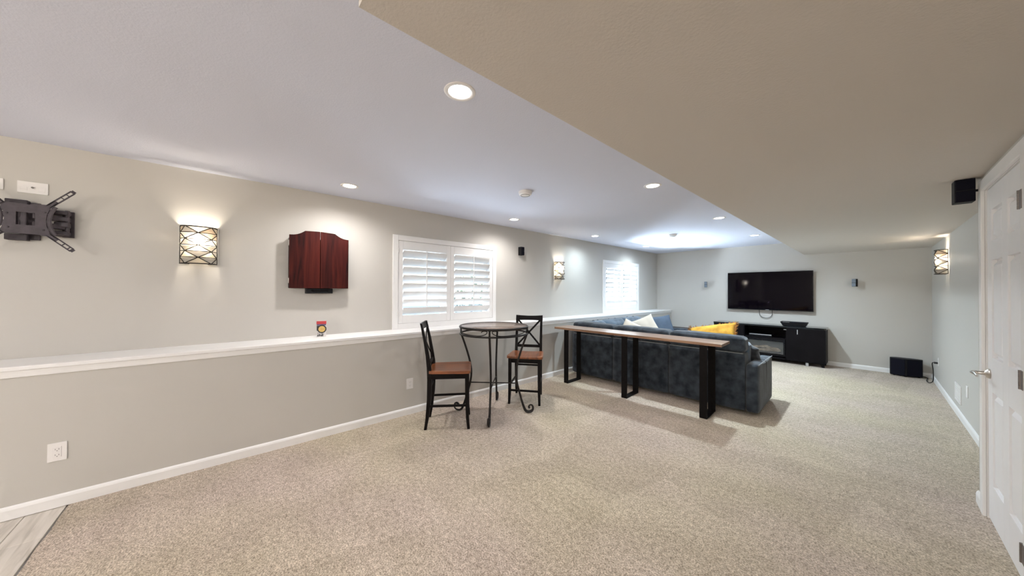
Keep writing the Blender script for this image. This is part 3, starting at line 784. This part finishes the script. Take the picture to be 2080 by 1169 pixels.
for k in range(4):    # apron scrolls curl towards the legs nearest and farthest from the viewer
    a0 = -PI/4+k*PI/2      # leg with the curl: k=0 (front), 2 (back)
    legc = -PI/4 if k in (0, 1) else 3*PI/4
    sgn = 1 if k in (0, 2) else -1
    cpts = [(1.54, .966), (1.48, .955), (1.2, .938), (.9, .926), (.6, .9225), (.38, .921), (.22, .926), (.12, .94), (.07, .958), (.09, .972), (.16, .974), (.22, .966), (.225, .957)]
    pts = [((RO-.004)*math.cos(legc+sgn*t), (RO-.004)*math.sin(legc+sgn*t), z_) for t, z_ in cpts]
    MB().tube(smooth_path(pts, 3), .0048, 6).build('apron_scroll', IRON, e, smooth=True)

# ------------------------------------------------------------------ counter chairs
def chair():
    """local: faces +y, origin on the floor in the middle"""
    e = empty('counter_chair')
    SH = .597
    # seat: saddle shaped board
    m = MB(); nx, ny = 12, 12; V = {}
    for side in (0, 1):
        for i in range(nx+1):
            for j in range(ny+1):
                u, v = -1+2*i/nx, -1+2*j/ny
                hw_ = .215+.012*v
                x = u*hw_*(1-.05*max(0, abs(v)-.8)/.2); y_ = .005+v*.212*(1-.05*max(0, abs(u)-.8)/.2)
                z_ = SH-.014*(1-u*u)*(1-.4*v*v) if side else SH-.034
                if side and (i in (0, nx) or j in (0, ny)): z_ -= .007
                V[side, i, j] = m.bm.verts.new((x, y_, z_))
    for side in (0, 1):
        for i in range(nx):
            for j in range(ny):
                m.bm.faces.new([V[side, i, j], V[side, i+1, j], V[side, i+1, j+1], V[side, i, j+1]])
    rim = [(i, 0) for i in range(nx)]+[(nx, j) for j in range(ny)]+[(nx-i, ny) for i in range(nx)]+[(0, ny-j) for j in range(ny)]
    for k in range(len(rim)):
        a, c = rim[k], rim[(k+1) % len(rim)]
        m.bm.faces.new([V[0, a[0], a[1]], V[0, c[0], c[1]], V[1, c[0], c[1]], V[1, a[0], a[1]]])
    m.build('seat', SEATW, e, smooth=True, label='reddish brown wooden seat')
    zb_ = SH-.034
    def strip(pts, w, h):      # square tapered post through points
        mm = MB(); rings = []
        for (x, y_, z_), ww, hh in zip(pts, w, h):
            rings.append([mm.bm.verts.new((x+sx*ww/2, y_+s2*hh/2, z_)) for sx, s2 in ((-1, -1), (1, -1), (1, 1), (-1, 1))])
        for A, B in zip(rings, rings[1:]):
            for k in range(4): mm.bm.faces.new([A[k], A[(k+1) % 4], B[(k+1) % 4], B[k]])
        mm.bm.faces.new(rings[0][::-1]); mm.bm.faces.new(rings[-1]); return mm
    for s in (-1, 1):
        strip([(s*.188, .198, 0), (s*.184, .186, .12), (s*.183, .180, .30), (s*.183, .178, zb_)], (.026, .031, .036, .038), (.026, .031, .036, .038)).build('front_leg', BLACK, e)
        xs = .166
        pts = [(s*xs, -.232, 0), (s*xs, -.214, .12), (s*xs, -.198, .30), (s*xs, -.194, .50), (s*xs, -.200, .62), (s*xs, -.216, .74), (s*xs, -.240, .88), (s*xs, -.266, 1.0), (s*xs, -.278, 1.058)]
        strip(pts, (.026, .030, .034, .034, .034, .032, .031, .030, .029), (.026, .032, .040, .044, .042, .034, .028, .022, .018)).build('rear_leg', BLACK, e)
        MB().box((s*.175-.011, -.185, zb_-.058), (s*.175+.011, .165, zb_), .002).build('apron', BLACK, e)
        MB().bar((s*.172, -.20, .235), (s*.183, .178, .235), .018, .022, bev=.002).build('stretcher', BLACK, e)
    MB().box((-.166, .166, zb_-.058), (.166, .186, zb_), .002).build('apron', BLACK, e)
    MB().box((-.150, -.206, zb_-.058), (.150, -.186, zb_), .002).build('apron', BLACK, e)
    MB().bar((-.183, .184, .165), (.183, .184, .165), .018, .024, bev=.002).build('stretcher', BLACK, e)
    MB().bar((-.160, -.198, .40), (.160, -.198, .40), .018, .022, bev=.002).build('stretcher', BLACK, e)
    # curved top rail
    m = MB(); n_ = 14; secs = []
    for k in range(n_+1):
        u = -1+2*k/n_; x = u*.183; bow = -.022*(1-u*u)
        zt = 1.058+.010*(u*u)-.004; zb2 = .992+.006*(1-u*u)
        yt, yb2 = -.280+bow, -.262+bow
        secs.append([m.bm.verts.new(p) for p in ((x, yb2+.010, zb2), (x, yt+.009, zt), (x, yt-.009, zt), (x, yb2-.010, zb2))])
    for A, B in zip(secs, secs[1:]):
        for k in range(4): m.bm.faces.new([A[k], A[(k+1) % 4], B[(k+1) % 4], B[k]])
    m.bm.faces.new(secs[0][::-1]); m.bm.faces.new(secs[-1])
    m.build('top_rail', BLACK, e, smooth=True)
    MB().bar((-.160, -.203, .655), (.160, -.203, .655), .020, .036, bev=.002).build('lower_rail', BLACK, e)
    for s in (-1, 1):
        pts = []
        for k in range(9):
            t = k/8; x = s*(-.150+.300*t); z_ = .670+(.998-.670)*t
            pts.append(Vector((x, -.206-.060*((z_-.67)/.33)-.012*math.sin(PI*t)+.004*s, z_)))
        m = MB(); m.tube(pts, .0065, 4, rw=.012, up=(0, 1, 0)); m.build('cross_slat', BLACK, e)
    return e
ch = chair(); ch2 = copy_tree(ch)
def place(o, front, rear):
    f_ = Vector(front); r_ = Vector(rear); dv = f_-r_
    o.location = ((f_.x+r_.x)/2, (f_.y+r_.y)/2, 0); o.rotation_euler = (0, 0, math.atan2(dv.y, dv.x)-PI/2)
# near chair: near side legs at (-2.701,1.854) and (-2.962,1.507)
dv = Vector((.6, .8)); lf = Vector((-.8, .6))
place(ch, Vector((-2.708, 1.840))+lf*.188, Vector((-2.968, 1.492))+lf*.172)
place(ch2, (-2.826, 2.711), (-3.095, 3.055))
tag(ch, 'black counter chair with reddish wood seat, side on, left of the pub table', 'chair', 'counter chairs at the pub table')
tag(ch2, 'black counter chair with reddish wood seat, facing the viewer behind the pub table', 'chair', 'counter chairs at the pub table')

# ------------------------------------------------------------------ console table behind the sofa
CR = math.atan2(.085, 1.87)
CL = 2.245; CD = .355
e = empty('console_table', (-2.190, 4.055, 0), CR, 'long narrow walnut topped console table on black steel frames behind the sofa', 'table')
MB().box((-CL/2, -CD/2, .806), (CL/2, CD/2, .836), .002).build('table_top', TOPW, e)
for px_ in (-.905, .025, .945):
    m = MB(); a, t = .075, .014
    y0_, y1_ = -CD/2+.006, CD/2-.004
    m.box((px_-a/2, y0_, 0), (px_+a/2, y0_+t, .806), .001, 1); m.box((px_-a/2, y1_-t, 0), (px_+a/2, y1_, .806), .001, 1)
    m.box((px_-a/2, y0_+t, 0), (px_+a/2, y1_-t, t), .001, 1); m.box((px_-a/2, y0_+t, .798), (px_+a/2, y1_-t, .806))
    m.build('leg_frame', STEEL, e)

# ------------------------------------------------------------------ sectional sofa
SR = math.radians(1.2)
SO = Vector((-.838, 4.42, 0))
e = empty('sectional_sofa', SO, SR, 'charcoal grey sectional sofa with rounded headrests behind the console table', 'sofa')
# local frame: x to the right (0 at the right end, negative towards the left wall), y away from the viewer
XL = -2.545; AW = .150
X0, X1, X2, X3 = XL, -1.795, -.970, -.122
mods = [(X0, X1), (X1, X2), (X2, X3)]
for a, c in mods:
    bk = MB().soft((a+.003, 0.0, .035), (c-.003, .20, .690), .022, (0, .006, .003), n=8, lump=.004).build('back_panel', CHEN, e, smooth=2)
    MB().tube([(a+.02, .004, .688), (c-.02, .004, .688)], .005, 6).build('piping', PIPE, bk)
for k, (a, c) in enumerate(mods):
    MB().soft((a+.004, .004, .690), (c-.004, .225, .876), .050, (0, .008, .010), n=12, lump=.008, seed=k).build('headrest', CHEN, e, smooth=2)
    if k: MB().soft((a+.006, .20, .42), (c-.006, .40, .80), .07, (0, .03, .01), n=10, lump=.012, seed=k+5).build('back_cushion', CHENB, e, smooth=2)
    MB().soft((a+.004, .20, .06), (c-.004, .98, .30), .02, n=6).build('base', CHEN, e, smooth=2)
    MB().soft((a+.004, .30 if k else .60, .30), (c-.004, 1.02, .46), .05, (0, .01, .02), n=10, lump=.008, seed=k+9).build('seat_cushion', CHEN, e, smooth=2)
arm = MB().soft((-AW+.026, 0, .03), (0, .86, .575), .028, (.006, .004, .004), n=10, lump=.004).build('armrest', CHEN, e, smooth=2)
MB().tube([(-AW+.03, .44, .581), (-.07, .44, .583), (-.006, .44, .575), (.004, .44, .54), (.004, .44, .30)], .0035, 6).build('seam', DARKP, arm)
MB().tube([(-.004, .03, .572), (-.002, .44, .577), (-.004, .84, .572)], .006, 6).build('piping', PIPE, arm)
# run along the left wall
YE = 3.36
MB().soft((XL, .20, .035), (XL+.20, YE-.16, .69), .022, (.004, 0, .003), n=8).build('back_panel', CHEN, e, smooth=2)
ys_ = [.28, .70, 1.385, 2.12]
for k, (a, c) in enumerate(zip(ys_, ys_[1:])):
    MB().soft((XL+.03, a+.006, .56), (XL+.27, c-.006, .870), .09, (.02, 0, .012), n=12, lump=.022, seed=20+k).build('headrest', CHENB, e, smooth=2, label='slate blue cushion')
    for q in (1, 2):
        yy = a+(c-a)*q/3
        MB().tube([(XL+.285, yy, .60), (XL+.29, yy, .74), (XL+.24, yy, .845), (XL+.15, yy, .885), (XL+.07, yy, .845)], .006, 6).build('tuft_seam', DARKP, e)
for a, c in ((1.0, 1.75), (1.75, 2.50), (2.50, YE-.16)):
    MB().soft((XL+.20, a+.004, .06), (XL+.98, c-.004, .30), .02, n=6).build('base', CHEN, e, smooth=2)
    MB().soft((XL+.25, a+.004, .30), (XL+1.02, c-.004, .46), .05, (.01, 0, .02), n=8).build('seat_cushion', CHEN, e, smooth=2)
MB().soft((XL, YE-.16, .03), (XL+1.0, YE, .565), .028, (.004, .004, .004), n=8).build('armrest', CHEN, e, smooth=2)

def pillow(name, loc, rot, w, h, t, mt, label, seed=0, group='throw pillows on the sofa'):
    o = MB().pillow(w, h, t, seed=seed).build(name, mt, smooth=2, label=label, cat='pillow', group=group)
    o.location = loc; o.rotation_euler = rot; return o
def look(nrm, roll=0):      # pillow local z -> nrm, local y up-ish
    z = Vector(nrm).normalized(); x = Vector((0, 0, 1)).cross(z).normalized(); y_ = z.cross(x)
    return (Matrix((x, y_, z)).transposed() @ Matrix.Rotation(roll, 3, 'Z')).to_euler()
pillow('throw_pillow', (-2.63, 5.02, .715), look((.30, -.85, .40), -.42), .44, .34, .13, CREAM, 'cream throw pillow tilted low against the console table side of the sofa', 1)
pillow('throw_pillow', (-2.86, 5.95, .690), look((.55, -.75, .42), .42), .46, .46, .15, CREAM, 'pale cream throw pillow standing on its corner on the sofa', 2)
pillow('throw_pillow', (-3.16, 7.37, .640), look((.75, -.55, .35), .12), .50, .42, .15, BLUEP, 'dusty blue throw pillow at the far end of the sofa', 3)
pillow('throw_pillow', (-1.050, 4.86, .655), look((.35, .55, .45), .35), .36, .30, .11, DARKP, 'dark grey plush pillow leaning inside the right armrest', 4)
# mustard fringed pillow
MR = look((-.10, -.80, .60), .26)
mp = empty('fringed_pillow', (-1.440, 4.90, .800), 0, 'mustard yellow throw pillow with fringed edges behind the right headrest', 'pillow', 'throw pillows on the sofa')
mp.rotation_euler = MR
MB().pillow(.58, .34, .17, seed=6).build('cover', MUST, mp, smooth=2)
m = MB(); rnd = random.Random(5)
for k in range(150):
    t = k/150*4; sd = int(t); u = (t-sd)*2-1
    w_, h_ = .29, .17
    x, y_ = [(u*w_, h_), (w_, -u*h_), (-u*w_, -h_), (-w_, u*h_)][sd]
    sh = (1-.08*(1-u*u)); x, y_ = (x, y_*sh) if sd in (0, 2) else (x*sh, y_)
    nx_, ny_ = [(0, 1), (1, 0), (0, -1), (-1, 0)][sd]
    p = Vector((x, y_, 0)); d_ = Vector((nx_+rnd.uniform(-.5, .5), ny_+rnd.uniform(-.5, .5), rnd.uniform(-.7, .7)))
    m.tube([p-d_*.004, p+d_*.012, p+d_*.026], [.004, .005, .002], 5)
m.build('fringe', FRNG, mp, kind='stuff')

# ------------------------------------------------------------------ television
e = empty('television', (-1.472, BY, 1.418), 0, 'large flat black television mounted on the back wall', 'television')
tw, thh = 1.43, .815
MB().box((-tw/2, -.085, -thh/2), (tw/2, -.045, thh/2), .004).build('housing', BEZEL, e)
MB().box((-tw/2+.009, -.0865, -thh/2+.018), (tw/2-.009, -.0848, thh/2-.009)).build('screen', SCREEN, e)
MB().box((-.30, -.045, -.2), (.30, 0, .2), .004).build('wall_mount', BLKM, e)
MB().box((-.03, -.0862, -thh/2+.005), (.03, -.0848, -thh/2+.013)).build('badge', SILV, e)
m = MB(); pts = [(-1.612, BY-.05, 1.03), (-1.612, BY-.04, .93)]
for k in range(9):
    t = PI+PI*k/8; pts.append((-1.505+.107*math.cos(t), BY-.03, .93+.088*math.sin(t)))
pts.append((-1.398, BY-.04, 1.03))
m.tube(pts, .005, 6); m.build('tv_cable', HDPE, smooth=True, label='thin black cable loop hanging below the television', cat='cable')

# ------------------------------------------------------------------ fireplace media stand
FY, ZTOP = 8.20, .727
xa, xb = -2.365, -.560
e = empty('media_stand', ((xa+xb)/2, FY, 0), 0, 'low black media stand with an electric fireplace under the television', 'media stand')
hw_ = (xb-xa)/2; fw = .335; dp = .395
MB().box((-hw_-.008, -.008, ZTOP-.03), (hw_+.008, dp, ZTOP), .003).build('top', STTOP, e)
m = MB(); zb_, zt_ = .065, ZTOP-.03
m.box((-hw_, .004, zb_), (-hw_+.02, dp, zt_)); m.box((hw_-.02, .004, zb_), (hw_, dp, zt_)); m.box((-fw-.02, .004, zb_), (-fw, dp, zt_)); m.box((fw, .004, zb_), (fw+.02, dp, zt_))
m.box((-hw_+.02, .004, zb_), (hw_-.02, dp, zb_+.03)); m.box((-hw_+.02, dp-.012, zb_+.03), (hw_-.02, dp, zt_)); m.box((-fw, .004, .452), (fw, dp-.012, .474)); m.box((-fw, .004, .118), (fw, .03, .146))
m.build('carcass', STAND, e)
for s in (-1, 1):
    a, c = (-hw_, -fw-.012) if s < 0 else (fw+.012, hw_)
    dd = MB().box((a, -.012, zb_+.004), (c, .004, zt_-.002), .002).build('door', STAND, e)
    hx = c-.10 if s < 0 else a+.165
    MB().box((hx-.006, -.024, .585), (hx+.006, -.012, .672), .003).build('handle', SILV if s > 0 else BLKM, dd, label='slim grey door handle' if s > 0 else None)
MB().box((fw-.03, -.004, .652), (fw+.03, .004, .664), .002).build('control_plate', NICK, e, label='small bright control plate')
for x_, y_ in ((-hw_+.04, .03), (hw_-.04, .03), (-hw_+.04, dp-.05), (hw_-.04, dp-.05), (-.3, .03)):
    MB().box((x_-.02, y_-.02, 0), (x_+.02, y_+.02, zb_), .003).build('foot', STAND, e)
MB().box((hw_-.275, -.006, 0), (hw_-.235, .03, .058), .003).build('foot', SILV, e, label='pale silver foot')
fb = MB(); fb.box((-.325, .006, .146), (-.30, .02, .452)); fb.box((.30, .006, .146), (.325, .02, .452)); fb.box((-.30, .006, .146), (.30, .02, .166)); fb.box((-.30, .006, .405), (.30, .02, .452))
ins = fb.build('fireplace_insert', BEZEL, e)
MB().box((-.30, .006, .162), (.30, .010, .167)).build('chrome_strip', NICK, ins)
MB().box((-.30, .20, .166), (.30, .21, .405)).box((-.30, .02, .16), (.30, .20, .166)).build('firebox', FBOX, ins)
MB().box((-.30, .012, .166), (.30, .015, .405)).build('glass_front', FIREG, ins)
for x0_, x1_, y_, z_, dz, r_ in ((-.24, .10, .10, .20, .01, .03), (-.08, .24, .13, .205, .015, .032), (-.20, .05, .08, .25, .04, .026), (.02, .22, .09, .27, -.03, .026)):
    m = MB(); pts = [(x0_+(x1_-x0_)*k/6, y_+.006*math.sin(k*2), z_+dz*k/6) for k in range(7)]
    m.tube(pts, [r_*(.9+.15*math.sin(k*1.7)) for k in range(7)], 9); m.build('log', LOG, ins, smooth=True)
# set-top box on the open shelf
o = empty('media_player', (-1.54, FY+.16, .474), 0, 'flat dark media player on the open shelf of the media stand', 'media player')
MB().box((-.19, -.10, .006), (.19, .10, .052), .003).build('case', BLKM, o)
MB().box((-.185, -.1015, .036), (.185, -.0995, .050)).build('front_strip', SILV, o, label='silver front strip')
for x_ in (-.16, .16): MB().box((x_-.015, -.08, 0), (x_+.015, -.05, .006)).build('foot', BLKM, o)
# centre speaker on the stand
o = empty('centre_speaker', (-1.010, FY+.12, ZTOP), 0, 'black wedge shaped centre speaker on top of the media stand', 'speaker')
m = MB(); 
lo_, hi_ = (.165, -.085, .06), (.198, -.11, .07)
A = [m.bm.verts.new(p) for p in ((-lo_[0], lo_[1], .004), (lo_[0], lo_[1], .004), (lo_[0], lo_[2], .004), (-lo_[0], lo_[2], .004))]
B = [m.bm.verts.new(p) for p in ((-hi_[0], hi_[1], .070), (hi_[0], hi_[1], .070), (hi_[0], hi_[2], .070), (-hi_[0], hi_[2], .070))]
C_ = [m.bm.verts.new(p) for p in ((-hi_[0], hi_[1]-.004, .088), (hi_[0], hi_[1]-.004, .088), (hi_[0], hi_[2], .088), (-hi_[0], hi_[2], .088))]
for P_, Q_ in ((A, B), (B, C_)):
    for k in range(4): m.bm.faces.new([P_[k], P_[(k+1) % 4], Q_[(k+1) % 4], Q_[k]])
m.bm.faces.new(A[::-1]); m.bm.faces.new(C_); m.build('enclosure', BLKM, o)
m = MB(); m.bar((-.16, -.094, .014), (-.16, -.109, .066), .010, .004); m.box((-.155, -.1155, .073), (.155, -.1145, .085)); m.build('grille', GRILL, o)
for x_ in (-.12, .12): MB().box((x_-.02, -.06, 0), (x_+.02, .04, .005)).build('foot', BLKM, o)
MB().box((-.16, -.1165, .076), (-.06, -.1155, .080)).build('badge', SILV, o)

# ------------------------------------------------------------------ subwoofer and its cord
o = empty('subwoofer', (.37, 8.47, 0), 0, 'black five sided subwoofer on the carpet in the far right corner', 'subwoofer')
poly = [(-.168, .06), (-.165, -.005), (.005, -.075), (.180, .008), (.186, .07), (.10, .115), (-.10, .115)]
MB().prism(poly, 'z', .012, .296, .008).build('cabinet', BLKM, o)
for (ax, ay), (bx, by) in (((-.160, -.012), (.000, -.078)), ((.010, -.078), (.175, .002))):
    dv = Vector((bx-ax, by-ay, 0)).normalized(); nv = Vector((dv.y, -dv.x, 0))
    c0, c1 = Vector((ax, ay, .154))+nv*.0045, Vector((bx, by, .154))+nv*.0045
    MB().bar(c0+dv*.008, c1-dv*.008, .004, .262).build('grille', GRILL, o)
for x_, y_ in ((-.12, .03), (.14, .04), (0, -.03)): MB().lathe([(0, 0), (.015, 0), (.015, .013), (0, .013)], 12, c=(x_, y_, 0)).build('foot', BLKM, o)
m = MB()
m.tube(smooth_path([(.47, 8.597, .06), (.54, 8.603, .02), (.60, 8.53, .008), (.575, 8.30, .008), (.585, 8.12, .008), (.615, 8.02, .06), (.612, 7.95, .22), (.60, 7.90, .345), (.632, 7.87, .36)], 4), .006, 6)
m.box((.612, 7.845, .345), (.646, 7.875, .372), .003)
m.build('power_cord', HDPE, smooth=True, label='black power cord running from the subwoofer to the corner outlet', cat='cord')

# small dark side table at far end of the sofa
o = empty('side_table', (-3.12, 8.10, 0), 0, 'small black side table past the far end of the sofa', 'side table')
MB().box((-.22, -.22, .50), (.22, .22, .525), .004).build('table_top', BLACK, o)
for sx in (-1, 1):
    for s2_ in (-1, 1): MB().bar((sx*.19, s2_*.19, 0), (sx*.19, s2_*.19, .50), .03).build('leg', BLACK, o)
MB().box((-.205, -.2, .14), (.205, .2, .158)).build('shelf', BLACK, o)
